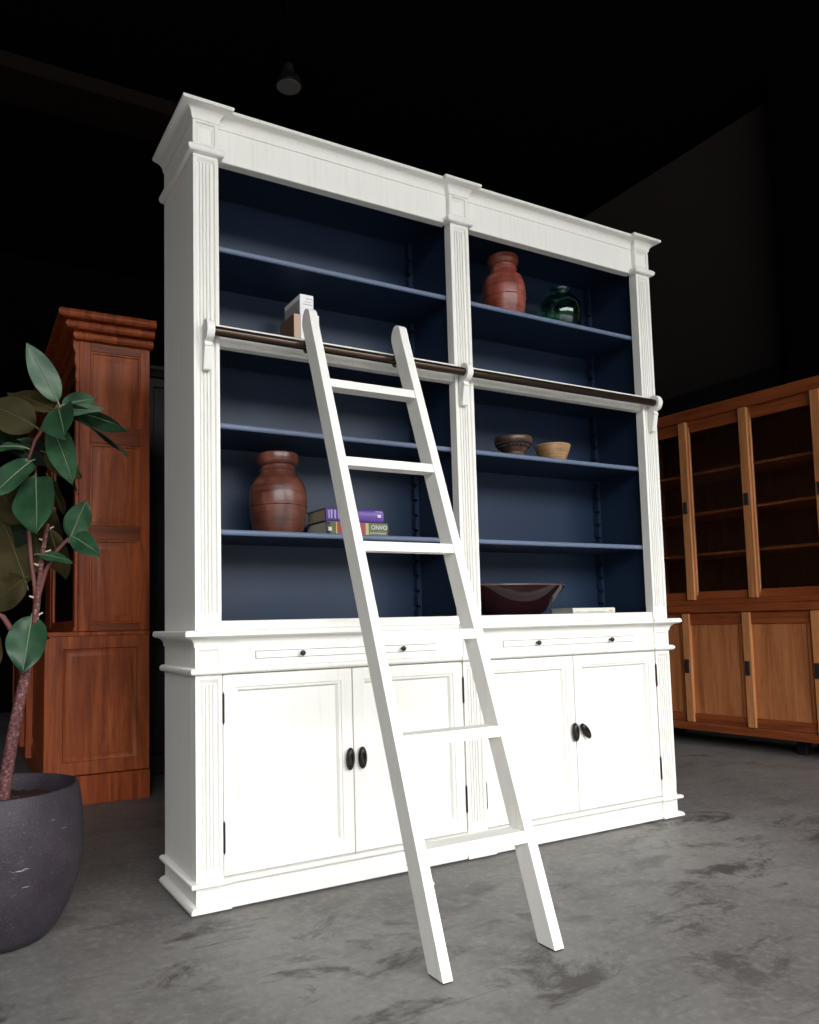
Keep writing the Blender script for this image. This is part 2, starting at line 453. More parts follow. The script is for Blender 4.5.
# doors
def door(x0, x1, kx, side, tilt):
    z0, z1 = .0985, .7085
    d = B(MB().panel(x0, x1, z0, z1, [(.0, .0045), (.0015, .003), (.040, .003), (.0415, .0075), (.045, .0085), (.049, .0095), (.0555, .0215), (.060, .0220)], .030, fy), 'door', 'white')
    hx = x0 - .0005 if side < 0 else x1 + .0005
    for a, b in ((.562, .650), (.170, .258)):
        hy = .0045 if (side < 0 and x0 > 1) else -.001
        h = MB().tube([(hx, hy, a), (hx, hy, b)], .0036, 10)
        h.tube([(hx, hy, b), (hx, hy, b + .006)], [.003, .001], 8).tube([(hx, hy, a), (hx, hy, a - .006)], [.003, .001], 8)
        o = h.build('hinge', 'iron', d, off=O); o['label'] = 'dark iron hinge'
    k = MB()
    # oval coffee-bean pull: domed oval, raised lips either side of a groove
    n = 28; rows = []
    t = bmesh.new()
    prof = [(1, 0), (1.0, .004), (.93, .008), (.80, .0115), (.66, .013), (.5, .0135), (.36, .013), (.26, .010), (.16, .0075), (.0, .007)]
    for rr, h in prof:
        if rr == 0: rows.append([t.verts.new((0, -h, 0))])
        else: rows.append([t.verts.new((.0155 * rr * math.cos(2*PI*i/n), -h - .010, .037 * (rr if rr > .6 else rr * .55 + .27 if rr > .3 else rr * 1.5) * math.sin(2*PI*i/n))) for i in range(n)])
    rows[-1][0].co.y = -.017
    for a, b in zip(rows, rows[1:]):
        for i in range(n):
            j = (i + 1) % n
            if len(b) == 1: t.faces.new((a[i], b[0], a[j]))
            else: t.faces.new((a[i], b[i], b[j], a[j]))
    t.faces.new(rows[0])
    k._merge(t)
    k.box(-.004, .004, -.012, .006, -.006, .006, .001)
    bmesh.ops.transform(k.bm, matrix=Matrix.Translation((kx, .002, .408)) @ Matrix.Rotation(tilt, 4, 'Y'), verts=k.bm.verts)
    o = k.build('pull', 'iron', d, off=O); o['label'] = 'dark oval iron pull'
sp1, sp2 = .5425, 1.544
door(PL + .0035, sp1 - .0018, .5225, -1, .05)
door(sp1 + .0018, LM0 - .004, .569, 1, .0)
door(LM1 + .004, sp2 - .0018, 1.529, -1, -.05)
door(sp2 + .0018, W - PL - .0035, 1.583, 1, -.62)

# navy interior
IX = [(.050, 1.030), (1.070, 2.050)]
B(MB().box(.027, W - .027, .345, .3605, .850, 2.505), 'back_panel', 'navy')
B(MB().box(.027, .050, .0405, .345, .878, 2.47), 'inner_side', 'navy')
B(MB().box(1.030, 1.070, .0405, .345, .878, 2.47), 'divider', 'navy')
B(MB().box(2.050, W - .027, .0405, .345, .878, 2.47), 'inner_side', 'navy')
for a, b in IX:
    B(MB().box(a, b, .058, .345, 2.452, 2.470), 'inner_top', 'navy')
    B(MB().box(a, b, .050, .345, .848, .8745), 'bottom_board', 'navy')
    B(MB().box(a, b, .046, .345, 1.810, 1.831), 'fixed_shelf', 'navy')
    for z in (2.120, 1.522, 1.172):
        sh = B(MB().box(a + .001, b - .001, .052, .343, z - .019, z, .0005), 'shelf', 'navy')
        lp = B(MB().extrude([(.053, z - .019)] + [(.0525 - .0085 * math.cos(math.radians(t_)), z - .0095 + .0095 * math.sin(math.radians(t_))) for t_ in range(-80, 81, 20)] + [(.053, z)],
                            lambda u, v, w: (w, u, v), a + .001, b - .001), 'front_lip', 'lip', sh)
        lp['label'] = 'front edge with daylight painted in as lighter blue'
    # sawtooth shelf bearers standing in the right back corner
    for z0, z1 in ((.876, 1.809), (1.832, 2.451)):
        pts = [(0, z0)]
        z = z0 + .03
        while z < z1 - .05:
            pts += [(.0, z), (.010, z + .012), (.010, z + .020), (.0, z + .021)]
            z += .062
        pts += [(0, z1), (.016, z1), (.016, z0)]
        B(MB().extrude([(b - .020 + u * 1.2, v) for u, v in pts], lambda u, v, w: (u, w, v), .312, .338), 'shelf_bearer', 'navy')

# pipe rail on three brackets
PY, PZ = -.036, 1.794
rail = B(MB().tube([(.044, PY, PZ), (1.05, PY, PZ), (2.052, PY, PZ)], .0155, 24), 'ladder_rail', 'bronze')
rail['label'] = 'dark bronze pipe rail'
def bracket(x):
    out = [(0.001, PZ - .110), (-.020, PZ - .116), (-.024, PZ - .112), (-.033, PZ - .052), (-.038, PZ - .050), (-.040, PZ - .042)]
    out = [(0.001, PZ - .122), (-.019, PZ - .122), (-.021, PZ - .118), (-.034, PZ - .052), (-.038, PZ - .050)]
    out += [(PY + .004 + .0315 * math.cos(math.radians(a)), PZ + .034 * math.sin(math.radians(a))) for a in (-88, -110, -135, -160, -180, -205, -230, -255, -275, -300, -320)]
    out += [(.001, PZ + .012)]
    return MB().extrude(out, lambda u, v, w: (w, u, v), x - .0125, x + .0125, .0015)
for x in (.038, 1.0355, 2.058):
    B(bracket(x), 'rail_bracket', 'white')

# ------------------------------------------------------------------ ladder
LO = (.55, -.74, 0)
ld = thing('library_ladder', 'white wooden library ladder with six treads leaning on the pipe rail', 'ladder', LO)
K = .3628
yf = lambda z: -.775 + K * z
yb = lambda z: -.709 + K * z
for x0, x1, tz in ((.3640, .3925, 1.912), (.7120, .7430, 1.912)):
    zt = 1.845
    prof = [(yb(.004), .004), (yf(.004), .004), (yf(zt), zt)]
    # rounded head
    c = ((yf(zt + .02) + yb(zt + .02)) / 2, zt + .012)
    ang = math.degrees(math.atan2(1, K))
    for a in range(170, 5, -15):
        prof.append((c[0] + .031 * math.cos(math.radians(a + ang - 90)), c[1] + .012 + .040 * math.sin(math.radians(a + ang - 90))))
    prof.append((yb(zt + .01), zt + .01))
    lean = -.0015
    mb = MB().extrude(prof, lambda u, v, w: (w + lean * v, u, v), x0, x1, .002)
    s_ = mb.build('stile', 'white', ld, off=LO)
    f_ = MB().extrude([(yb(0) + .002, 0), (yf(0) + .003, 0), (yf(.005) + .003, .005), (yb(.005) - .002, .005)], lambda u, v, w: (w, u, v), x0 + .002, x1 - .002)  # dark pad added for the shadow under the stile foot
    o = f_.build('foot_shade_pad', 'rubber', s_, off=LO); o['label'] = 'black pad painting in the shade under the foot'
    # iron hook that grips the pipe behind the stile
    xm = (x0 + x1) / 2 + lean * PZ
    pts = [(xm, yb(PZ) - .004 + 0, PZ + .026), (xm, PY - .012, PZ + .0235)] + [(xm, PY + .021 * math.cos(math.radians(a)), PZ + .021 * math.sin(math.radians(a))) for a in range(95, -100, -15)]
    o = MB().tube(pts, .0045, 8).build('hook', 'iron', s_, off=LO); o['label'] = 'dark iron hook over the rail'
    if x0 < .5:
        MB().tube([(x1, yf(.20) + .03, .20), (x1 + .018, yf(.20) + .03, .20)], .004, 8).build('peg', 'white', s_, off=LO)
for z in (.284, .557, .835, 1.100, 1.372, 1.645):
    t0, t1 = z - .029, z
    MB().extrude([(yf(t0) + .004, t0), (yf(t1) + .004, t1), (yb(t1) - .004, t1), (yb(t0) - .004, t0)],
                 lambda u, v, w: (w + -.0015 * v, u, v), .3915, .7130, .0015).build('tread', 'white', ld, off=LO)
# ------------------------------------------------------------------ things on the shelves
Z1, Z2, Z3, Z0, ZR = 2.1203, 1.5223, 1.1723, .8748, 1.8313
def scaled(pr, s, h): return [(r * s, z * h) for r, z in pr]
def vessel(name, label, mat, loc, s=1.0, hs=1.0):
    t = thing(name, label, 'pot', loc)
    pr = [(0, 0), (.078, 0), (.088, .004), (.096, .03), (.105, .075), (.1085, .115), (.1075, .15), (.101, .182), (.088, .206), (.072, .220), (.066, .226), (.064, .236)]
    body = MB().lathe([(r * s, z * hs) for r, z in pr] + [(.058 * s, .236 * hs), (.058 * s, .10 * hs), (0, .10 * hs)], n=64)
    body.build('body', mat, t, 40)
    nk = [(.0635, .235), (.066, .238), (.069, .243), (.066, .248), (.062, .252), (.063, .258), (.072, .264), (.0775, .272), (.0785, .285), (.0775, .298), (.072, .303), (.066, .302), (.060, .29), (.058, .235)]
    MB().lathe([(r * s, z * hs) for r, z in nk] + [(.0635 * s, .235 * hs)], n=64).build('neck', mat, t, 40)
    for z in (.205, .105):
        rr = {.205: .0895, .105: .1085}[z]
        MB().lathe([((rr - .003) * s, (z - .004) * hs), ((rr + .0015) * s, z * hs), ((rr - .003) * s, (z + .004) * hs), ((rr - .006) * s, z * hs), ((rr - .003) * s, (z - .004) * hs)], n=64).build('band', mat, t)
    return t
vessel('wooden_pot', 'dark brown turned wooden pot standing beside the stacked books', 'pot_brown', (.352, .175, Z3), .945, .955)
vessel('wooden_pot', 'red wooden pot standing on the top shelf beside the green glass jar', 'pot_red', (1.402, .175, Z1), .85, .95)

t = thing('glass_jar', 'round green glass jar on the top shelf beside the red wooden pot', 'jar', (1.722, .180, Z1))
jo = [(0, 0), (.060, 0), (.076, .007), (.090, .030), (.1005, .066), (.1030, .098), (.0985, .130), (.086, .158), (.066, .178), (.053, .187), (.050, .196)]
ji = [(.0445, .196), (.0475, .186), (.062, .173), (.081, .154), (.0935, .128), (.098, .098), (.0955, .067), (.0855, .034), (.072, .012), (.056, .006), (0, .006)]
MB().lathe(scaled(jo + ji, .94, .96), n=64).build('body', 'jar', t, 60)
MB().lathe(scaled([(.050, .1965), (.056, .203), (.059, .208), (.057, .213), (.050, .212), (.0445, .1965), (.050, .1965)], .94, .96), n=64).build('rim', 'jar', t, 60)

# carved dark bowl on a foot
t = thing('carved_bowl', 'small dark carved wooden bowl on a foot next to the tan bowl', 'bowl', (1.397, .145, Z2))
MB().lathe(scaled([(0, .030), (.058, .030), (.062, .034), (.074, .050), (.088, .066), (.096, .074), (.100, .080), (.1005, .092), (.097, .098), (.090, .098), (.070, .066), (0, .055)], .79, .92), n=56).build('body', 'carved', t, 40)
MB().lathe(scaled([(0, 0), (.066, 0), (.068, .006), (.060, .014), (.054, .022), (.056, .030), (0, .030)], .79, .92), n=56).build('foot', 'carved', t, 40)
for zz, rr, cnt in ((.056 * .92, .0805 * .79, 36), (.069 * .92, .0925 * .79, 40)):
    bd = MB()
    for i in range(cnt):
        a = 2 * PI * i / cnt
        bd.lathe([(0, -.0055), (.0034, -.004), (.0046, 0), (.0034, .004), (0, .0055)], c=(rr * math.cos(a), rr * math.sin(a), zz), n=6)
    o = bd.build('carved_beading', 'carved_dark', t, 60); o['label'] = 'blackened row of carved beads'

t = thing('wooden_bowl', 'small tan wooden bowl next to the dark carved bowl', 'bowl', (1.617, .152, Z2 + .0004))
MB().lathe(scaled([(0, 0), (.058, 0), (.064, .003), (.075, .030), (.087, .058), (.0945, .078), (.0955, .0815), (.090, .084), (.084, .080), (.072, .050), (.055, .016), (0, .010)], .81, .92), n=56).build('body', 'tan', t, 45)
MB().lathe(scaled([(.0935, .0795), (.0965, .082), (.094, .0855), (.088, .0855), (.085, .081), (.0935, .0795)], .81, .92), n=56).build('rim', 'tan_in', t, 60)

# long oxblood bowl on the bottom board
t = thing('lacquer_bowl', 'large dark oxblood lacquered bowl on the bottom board of the right bay', 'bowl', (1.400, .190, Z0))
MB().lathe([(0, 0), (.100, 0), (.135, .002), (.162, .020), (.205, .062), (.247, .104), (.258, .116), (.262, .121)], sx=1, sy=.54, n=80).build('body', 'lacquer', t, 60)
MB().lathe([(.262, .121), (.264, .124), (.260, .127), (.252, .122), (.200, .070), (.150, .020), (0, .012)], sx=1, sy=.54, n=80).build('inside', 'lacquer_in', t, 60)

# ------------------------------------------------------------------ books
def book(name, label, loc, w, d, h, cover, pages, rz=0, lying=True, group=None, cat='book', thick=.0022):
    """lying: spine faces -y, w along the spine, d to the fore-edge, h thick. standing: spine faces -y, w thick, h tall"""
    t = thing(name, label, cat, loc, rz, group)
    if lying:
        MB().box(-w/2 + .003, w/2 - .003, -d/2 + .003, d/2 - .003, thick, h - thick).build('pages', pages, t)
        pts = [(d/2, 0), (-d/2 + .006, 0)] + [(-d/2 + .006 - .006 * math.sin(PI * i / 6), h/2 - (h/2) * math.cos(PI * i / 6)) for i in range(1, 6)] + [(-d/2 + .006, h), (d/2, h), (d/2, h - thick), (-d/2 + .006, h - thick)]
        pts += [(-d/2 + .0062 - .004 * math.sin(PI * i / 4), h/2 + (h/2 - thick) * math.cos(PI * i / 4)) for i in range(1, 4)] + [(-d/2 + .006, thick), (d/2, thick)]
        c = MB().extrude(pts, lambda u, v, w_: (w_, u, v), -w/2, w/2).build('cover', cover, t, 50)
    else:
        MB().box(-w/2 + thick, w/2 - thick, -d/2 + .003, d/2 - .004, .002, h - .003).build('pages', pages, t)
        c = MB().extrude([(-w/2, d/2), (-w/2, -d/2), (w/2, -d/2), (w/2, d/2), (w/2 - thick, d/2), (w/2 - thick, -d/2 + thick), (-w/2 + thick, -d/2 + thick), (-w/2 + thick, d/2)], zf, 0, h).build('cover', cover, t, 30)
    return t, c
def mark(parent, mat, boxes, name='lettering'):
    m = MB()
    for b in boxes: m.box(*b)
    return m.build(name, mat, parent)
def letters(parent, mat, text, x, y, z, size, rot=0, extrude=.0003):
    c = bpy.data.curves.new('lettering', 'FONT'); c.body = text; c.size = size; c.extrude = extrude
    c.align_x = 'CENTER'; c.align_y = 'CENTER'; c.materials.append(M[mat])
    tmp = bpy.data.objects.new('tmp', c); COL.objects.link(tmp); bpy.context.view_layer.update()
    me = bpy.data.meshes.new_from_object(tmp.evaluated_get(bpy.context.evaluated_depsgraph_get()))
    bpy.data.objects.remove(tmp)
    o = bpy.data.objects.new('lettering', me); COL.objects.link(o); o.parent = parent
    o.location = (x, y, z); o.rotation_euler = (PI/2, rot, 0)
    return o

# stacked pair beside the brown pot
d_ = .17
t, c = book('book', 'thick book with green and red spine lying under the purple book', (.622, .085 + d_/2, Z3), .252, d_, .0495, 'charcoal_cover', 'paper')
yS = -d_/2 - .0004
mark(t, 'green_cover', [(-.112, -.089, yS - .0005, yS + .004, .004, .046)], 'green_band')
mark(t, 'green_cover', [(.034, .120, yS - .0005, yS + .004, .004, .046)], 'green_band')
mark(t, 'red_cover', [(-.085, .030, yS - .0005, yS + .004, .004, .046)], 'red_band')
for b_ in ((-.089, -.085), (.030, .042)): mark(t, 'yellow_print', [(*b_, yS - .0008, yS + .004, .004, .046)], 'yellow_band')
mark(t, 'print_white', [(-.119, -.106, yS - .001, yS + .003, .014, .027)], 'white_square')
mark(t, 'print_grey', [(.046 + i * .007, .0508 + i * .007, yS - .0009, yS + .003, .008, .013) for i in range(10)], 'small_lettering')
letters(t, 'print_white', 'ONVO', .086, yS - .0007, .031, .0225)
t, c = book('book', 'purple spined book lying on top of the green and red book', (.613, .088 + .165/2, Z3 + .0502), .232, .165, .046, 'ink', 'paper_y')
yS = -.165/2 - .0012
sp = MB()
sp.extrude([(.0054 - .0064 * math.sin(PI * i / 8) - .165/2 , .023 - .0232 * math.cos(PI * i / 8)) for i in range(9)] + [(.0085 - .165/2, .040), (.0085 - .165/2, .006)], lambda u, v, w: (w, u, v), -.1165, .1165)
sp.build('spine', 'purple', t, 50)
mark(t, 'lilac', [(-.108, -.104, yS - .0012, yS + .004, .008, .038), (-.098, -.093, yS - .0012, yS + .004, .008, .039), (-.084, -.079, yS - .0012, yS + .004, .008, .039), (-.070, -.066, yS - .0012, yS + .004, .008, .038),
                  (.083, .111, yS - .0006, yS + .004, .0385, .0405)])
mark(t, 'print_white', [(.091, .095, yS - .0012, yS + .004, .018, .028), (.0965, .1005, yS - .0012, yS + .004, .018, .028), (.102, .105, yS - .0012, yS + .004, .018, .028), (.091, .105, yS - .0011, yS + .004, .021, .025)], 'emblem')

# small upright books and the white box on the fixed shelf above the rail
t, c = book('book', 'small brown and tan book standing under the white box behind the ladder', (.4005, .160, ZR), .0245, .130, .125, 'brown_cover', 'tan_cover', lying=False)
mark(t, 'tan_cover', [(-.0122, .0122, -.0656, -.0640, .001, .124)], 'spine')
book('book', 'white book standing upright under the white box, mostly behind the ladder', (.4335, .165, ZR), .034, .130, .124, 'box_white', 'paper', lying=False)
book('book', 'slim pale book standing rightmost of the upright books behind the ladder', (.4800, .165, ZR), .022, .120, .136, 'cream_cover', 'paper', lying=False)
t = thing('white_box', 'small white printed card box lying on top of the upright books', 'box', (.4415, .170, ZR + .1253))
MB().box(-.0265, .0265, -.070, .070, 0, .079, .0012).build('body', 'box_white', t)
MB().box(-.0269, -.0262, -.066, .068, .004, .060).build('side_print', 'box_grey', t)
mark(t, 'print_grey', [(-.004, .022, -.0706, -.069, .062, .066), (-.008, .018, -.0706, -.069, .051, .0545), (-.014, .020, -.0706, -.069, .041, .0445)])

t, c = book('book', 'cream paperback lying on the bottom board right of the dark bowl', (1.786, .118 + .068, Z0), .246, .136, .0265, 'cream_cover', 'paper')
mark(t, 'print_grey', [(-.040, .060, -.0689, -.066, .0085, .011), (-.112, -.085, -.0689, -.066, .009, .0115)])
mark(t, 'yellow_print', [(.085, .110, -.0689, -.066, .010, .016)], 'logo_strip')

# ------------------------------------------------------------------ teak cabinet on the left
LC = thing('teak_cabinet', 'reddish teak cabinet with stepped crown and panelled side behind the rubber plant', 'cabinet', (.284, 1.774, 0), math.radians(-1.75))
LL = 2.6                                       # length running away from the viewer
fs = lambda a, b, d: (a, d, b)                # side face, facing -y
ff = lambda x: (lambda a, b, d: (x + d, a, b))  # front face, facing -x
MB().box(-.470, .004, -.004, LL, 0, .142, .003).build('plinth', 'teak_left', LC)
MB().panel(-.480, .0, .148, .828, [(0, 0), (.062, 0), (.066, .006), (.078, .010), (.082, .010), (.100, .004), (.102, .004)], .03, fs).build('lower_side', 'teak_left_panel', LC)
MB().box(-.478, -.002, .03, LL, .148, .826, .002).build('lower_body', 'teak_left', LC)
MB().box(-.490, .004, -.006, LL, .826, .850, .004).build('counter', 'teak_left', LC)
# upper carcass is hollow behind its glass doors
MB().box(-.345, 0, .0, .030, .850, 2.345).build('upper_side', 'teak_left', LC)
for z0, z1 in ((.885, 1.315), (1.385, 1.808), (1.90, 2.290)):
    MB().panel(-.300, -.045, z0, z1, [(0, -.001), (.004, -.010), (.012, -.011), (.016, -.003), (.026, -.003), (.050, -.010), (.053, -.010)], .004, fs).build('side_panel', 'teak_left_panel', LC)
for x0, x1 in ((-.352, -.296), (-.049, 0)):
    MB().box(x0, x1, -.014, .01, .850, 2.345, .003).build('side_stile', 'teak_left', LC)
for z0, z1 in ((.850, .888), (1.312, 1.388), (1.805, 1.903), (2.287, 2.345)):
    MB().box(-.297, -.048, -.013, .01, z0, z1, .002).build('side_rail', 'teak_rail', LC)
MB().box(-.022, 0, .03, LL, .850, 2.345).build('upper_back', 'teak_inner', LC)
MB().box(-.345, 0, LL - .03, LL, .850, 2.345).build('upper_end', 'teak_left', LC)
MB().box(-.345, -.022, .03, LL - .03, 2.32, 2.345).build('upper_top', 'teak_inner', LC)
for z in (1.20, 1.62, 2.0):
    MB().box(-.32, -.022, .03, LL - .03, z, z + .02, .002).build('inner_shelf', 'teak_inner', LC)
def steps(z0, o0, n, dz, do):
    p = [(-.03, z0)]
    for i in range(n):
        o = o0 + do * i; z = z0 + dz * i
        p += [(o, z), (o + .008, z + dz * .2), (o + .011, z + dz * .5), (o + .007, z + dz * .85), (o + .002, z + dz)]
    p += [(-.03, z0 + dz * n)]
    return p
MB().sweep([(-.352, LL), (-.352, -.014), (.012, -.014)], steps(2.335, .024, 3, .041, .039)).build('crown', 'teak_left', LC)
MB().box(-.352, 0, -.014, LL, 2.335, 2.36).build('crown_board', 'teak_left', LC)
MB().extrude([(0, 2.12), (.012, 2.12), (.020, 2.15), (.014, 2.19), (.024, 2.23), (.018, 2.27), (.030, 2.30), (.030, 2.345), (0, 2.345)], lambda u, v, w: (-.352 - u, w, v), -.008, .05).build('corbel', 'teak_left', LC)
for a, b in ((.003, 1.150), (1.460, LL - .003)):
    dd = None
    for p0, p1, z0, z1 in ((a, a + .065, .855, 2.33), (b - .085, b, .855, 2.33), (a + .06, b - .08, .855, .905), (a + .06, b - .08, 2.26, 2.33)):
        m_ = MB().box(-.366, -.345, p0, p1, z0, z1, .002)
        if dd is None: dd = m_.build('glass_door', 'teak_left', LC)
        else: m_.build('door_frame', 'teak_left', dd)
    MB().box(-.358, -.354, a + .06, b - .08, .90, 2.265).build('pane', 'pane', dd)
    MB().panel(a, b, .155, .815, [(0, 0), (.065, 0), (.070, .008), (.090, .010), (.11, .004)], .02, ff(-.500)).build('lower_door', 'teak_left', LC)
MB().box(-.372, -.345, 1.153, 1.457, .850, 2.335, .003).build('front_post', 'teak_left', LC)
MB().box(-.372, -.340, .0, LL, .850, .872, .003).build('front_rail', 'teak_left', LC)
for p in (.80, 1.305):
    MB().box(-.530, -.49, p - .05, p + .05, .142, .826, .004).build('lower_stile', 'teak_left', LC)

# ------------------------------------------------------------------ sliding-door cabinet on the right
RC = thing('sliding_door_cabinet', 'long teak cabinet with sliding glass doors above wooden sliding doors by the right wall', 'cabinet', (3.775, .401, 0), math.radians(-85.64))
A0, A1, RD = -1.285, .99, .46
PU = [-1.213, -.766, -.330, .124, .571, 1.02]
PD = [-1.250, -.820, -.390, .040, .470, .905]
for x in (A0 + .06, -.18, A1 - .06):
    for y in (.17, RD - .05):
        MB().box(x - .03, x + .03, y - .03, y + .03, 0, .102, .003).build('leg', 'ebony', RC)
MB().box(A0, A1, 0, RD, .100, .152, .004).build('bottom_rail', 'teak_rail', RC)
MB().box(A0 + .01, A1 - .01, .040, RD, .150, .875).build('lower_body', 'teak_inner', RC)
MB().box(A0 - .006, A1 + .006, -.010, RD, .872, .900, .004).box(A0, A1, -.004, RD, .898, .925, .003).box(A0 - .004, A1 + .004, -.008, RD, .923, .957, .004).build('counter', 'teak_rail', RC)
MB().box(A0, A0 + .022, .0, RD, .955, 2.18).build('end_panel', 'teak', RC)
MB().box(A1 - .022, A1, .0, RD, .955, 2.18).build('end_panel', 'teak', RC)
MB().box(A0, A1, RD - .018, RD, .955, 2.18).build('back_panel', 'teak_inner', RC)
MB().box(A0 - .004, A1 + .004, -.012, RD, 2.160, 2.236, .004).build('top_beam', 'teak_rail', RC)
MB().box(A0 + .02, A1 - .02, .012, .03, 2.118, 2.165, .002).build('top_track', 'teak_rail', RC)
for z in (1.268, 1.545, 1.815):
    MB().box(A0 + .022, A1 - .022, .060, RD - .018, z - .018, z, .002).build('inner_shelf', 'teak', RC)
def pull(parent, x, y, z, h=.078, w=.030):
    m = MB().box(x - w/2, x + w/2, y - .0035, y + .002, z - h/2, z + h/2, .001)
    m.box(x - w/2 + .005, x + w/2 - .005, y - .0050, y, z - h/2 + .006, z + h/2 - .006, .001)
    o = m.build('recessed_pull', 'rubber', parent); o['label'] = 'black recessed pull'
for i in range(5):
    a, b = PU[i], PU[i+1]
    # upper glass door: proud left stile that laps over its neighbour
    d = MB().box(a - .034, a + .022, -.016, .014, .958, 2.158, .002)
    ud = d.build('upper_door', 'teak_light', RC)
    for p, q_, y_ in ((a + .0215, a + .036, .000), (b - .046, b - .030, .004)):
        MB().box(p, q_, y_, .020, .985, 2.118, .002).build('inner_stile', 'teak_light', ud)
    for z0, z1 in ((.958, 1.010), (2.080, 2.121)):
        MB().box(a + .022, b - .0345, .002, .020, z0, z1, .002).build('door_rail', 'teak_rail', ud)
    MB().box(a + .035, b - .04, .010, .013, 1.005, 2.085).build('pane', 'pane', ud)
    pull(ud, a - .010, -.016, 1.575)
    # lower wooden door
    a, b = PD[i], PD[i+1]
    d = MB().box(a - .034, a + .018, -.012, .030, .155, .868, .002)
    wd = d.build('lower_door', 'teak_light', RC)
    for z0, z1 in ((.155, .215), (.795, .866)):
        MB().box(a + .018, b - .0345, .004, .030, z0, z1, .002).build('door_rail', 'teak_rail', wd)
    MB().box(b - .066, b - .0345, .003, .030, .215, .796, .002).build('inner_stile', 'teak', wd)
    MB().box(a + .016, b - .064, .012, .034, .213, .798).build('field', 'teak_panel', wd)
    pull(wd, a - .012, -.012, .520, .09, .032)
MB().box(A0 + .01, A1 - .01, .004, .04, .152, .160).box(A0 + .01, A1 - .01, .010, .04, .862, .874).build('track', 'teak_inner', RC)

# ------------------------------------------------------------------ black cupboard behind
BK = thing('black_cupboard', 'dark plum-black panelled cupboard standing between the teak cabinet and the white bookcase', 'cupboard', (.95, 2.35, 0))
MB().box(-.56, .56, .02, .42, .02, 2.40, .004).build('body', 'ebony', BK)
MB().box(-.55, .55, .0, .42, 0, .12, .003).build('plinth', 'ebony', BK)
MB().sweep([(-.56, .42), (-.56, .0), (.56, .0), (.56, .42)], [(-.02, 2.38), (.006, 2.38), (.012, 2.40), (.03, 2.42), (.032, 2.44), (-.02, 2.44)]).build('cornice', 'ebony', BK)
for a, b in ((-.555, -.19), (-.185, .18), (.185, .555)):
    for z0, z1 in ((.13, .82), (.83, 1.72), (1.73, 2.37)):
        MB().panel(a, b, z0, z1, [(0, 0), (.05, 0), (.056, .008), (.07, .010), (.09, .004)], .022, fs).build('panel', 'ebony', BK)

# ------------------------------------------------------------------ rubber plant
PC = (-.535, .14, 0)
pl = thing('potted_rubber_plant', 'rubber plant with glossy green leaves in a big charcoal round planter', 'plant', PC)
MB().lathe([(0, .0), (.118, .0), (.140, .006), (.168, .035), (.198, .090), (.222, .160), (.2335, .240), (.2335, .300), (.229, .360), (.221, .408), (.217, .418), (.209, .4195), (.203, .413), (.204, .38), (.200, .30), (0, .29)], n=72).build('planter', 'planter', pl, 50)
so = MB().lathe([(0, .378), (.06, .380), (.12, .376), (.17, .372), (.203, .368), (.203, .34), (0, .34)], n=48, wob=lambda i, n, r: .006 * math.sin(i * 2.1 + r * 60)).build('soil', 'soil', pl)
STEM = [(-0.523, 0.096, 0.36), (-0.522, 0.094, 0.389), (-0.512, 0.079, 0.487), (-0.497, 0.059, 0.598), (-0.482, 0.041, 0.695), (-0.469, 0.027, 0.765), (-0.458, 0.014, 0.834), (-0.448, -0.003, 0.96), (-0.439, -0.021, 1.085), (-0.428, -0.034, 1.158)]
UP = [(-0.45, 0.0, 0.937), (-0.467, -0.002, 1.058), (-0.48, -0.008, 1.198), (-0.483, -0.019, 1.324), (-0.464, -0.036, 1.393), (-0.438, -0.055, 1.437), (-0.41, -0.076, 1.492)]
TWIG = [(-0.45, -0.001, 0.946), (-0.43, -0.02, 1.029), (-0.404, -0.04, 1.084), (-0.376, -0.059, 1.117)]
LOW = [(-0.475, 0.035, 0.723), (-0.491, 0.037, 0.793), (-0.507, 0.04, 0.858), (-0.532, 0.05, 0.901), (-0.56, 0.064, 0.915)]
stem = MB().tube(STEM, [.019, .018, .0175, .0165, .015, .0125, .0100, .0085, .0070, .005], 14).build('stem', 'bark', pl, 80, PC)
MB().tube(UP, [.0068, .006, .0056, .0052, .0046, .0042, .0034], 10).build('branch', 'twig', pl, 80, PC)
MB().tube(TWIG, [.007, .006, .005, .004], 10).build('branch', 'twig', pl, 80, PC)
MB().tube(LOW, [.010, .0085, .008, .0075, .007], 10).build('branch', 'twig', pl, 80, PC)
sb = MB()
for i, z in enumerate((.80, .90, .95, 1.00, 1.04, 1.075, 1.11, 1.14)):
    for k in range(len(STEM) - 1):
        if STEM[k][2] <= z <= STEM[k+1][2]:
            f = (z - STEM[k][2]) / (STEM[k+1][2] - STEM[k][2]); p = Vector(STEM[k]).lerp(Vector(STEM[k+1]), f)
    s_ = 1 if i % 2 else -1
    q_ = p + Vector(((.013 + .004 * (i % 3)) * s_, -.008 * s_, .007 + .003 * (i % 2)))
    sb.tube([p, q_], [.004, .0024], 7)
o = sb.build('leaf_scar', 'stub', stem, 60, PC); o['label'] = 'cream stubs of fallen leaves'
VIEW = Vector((-.492, -.867, -.083))
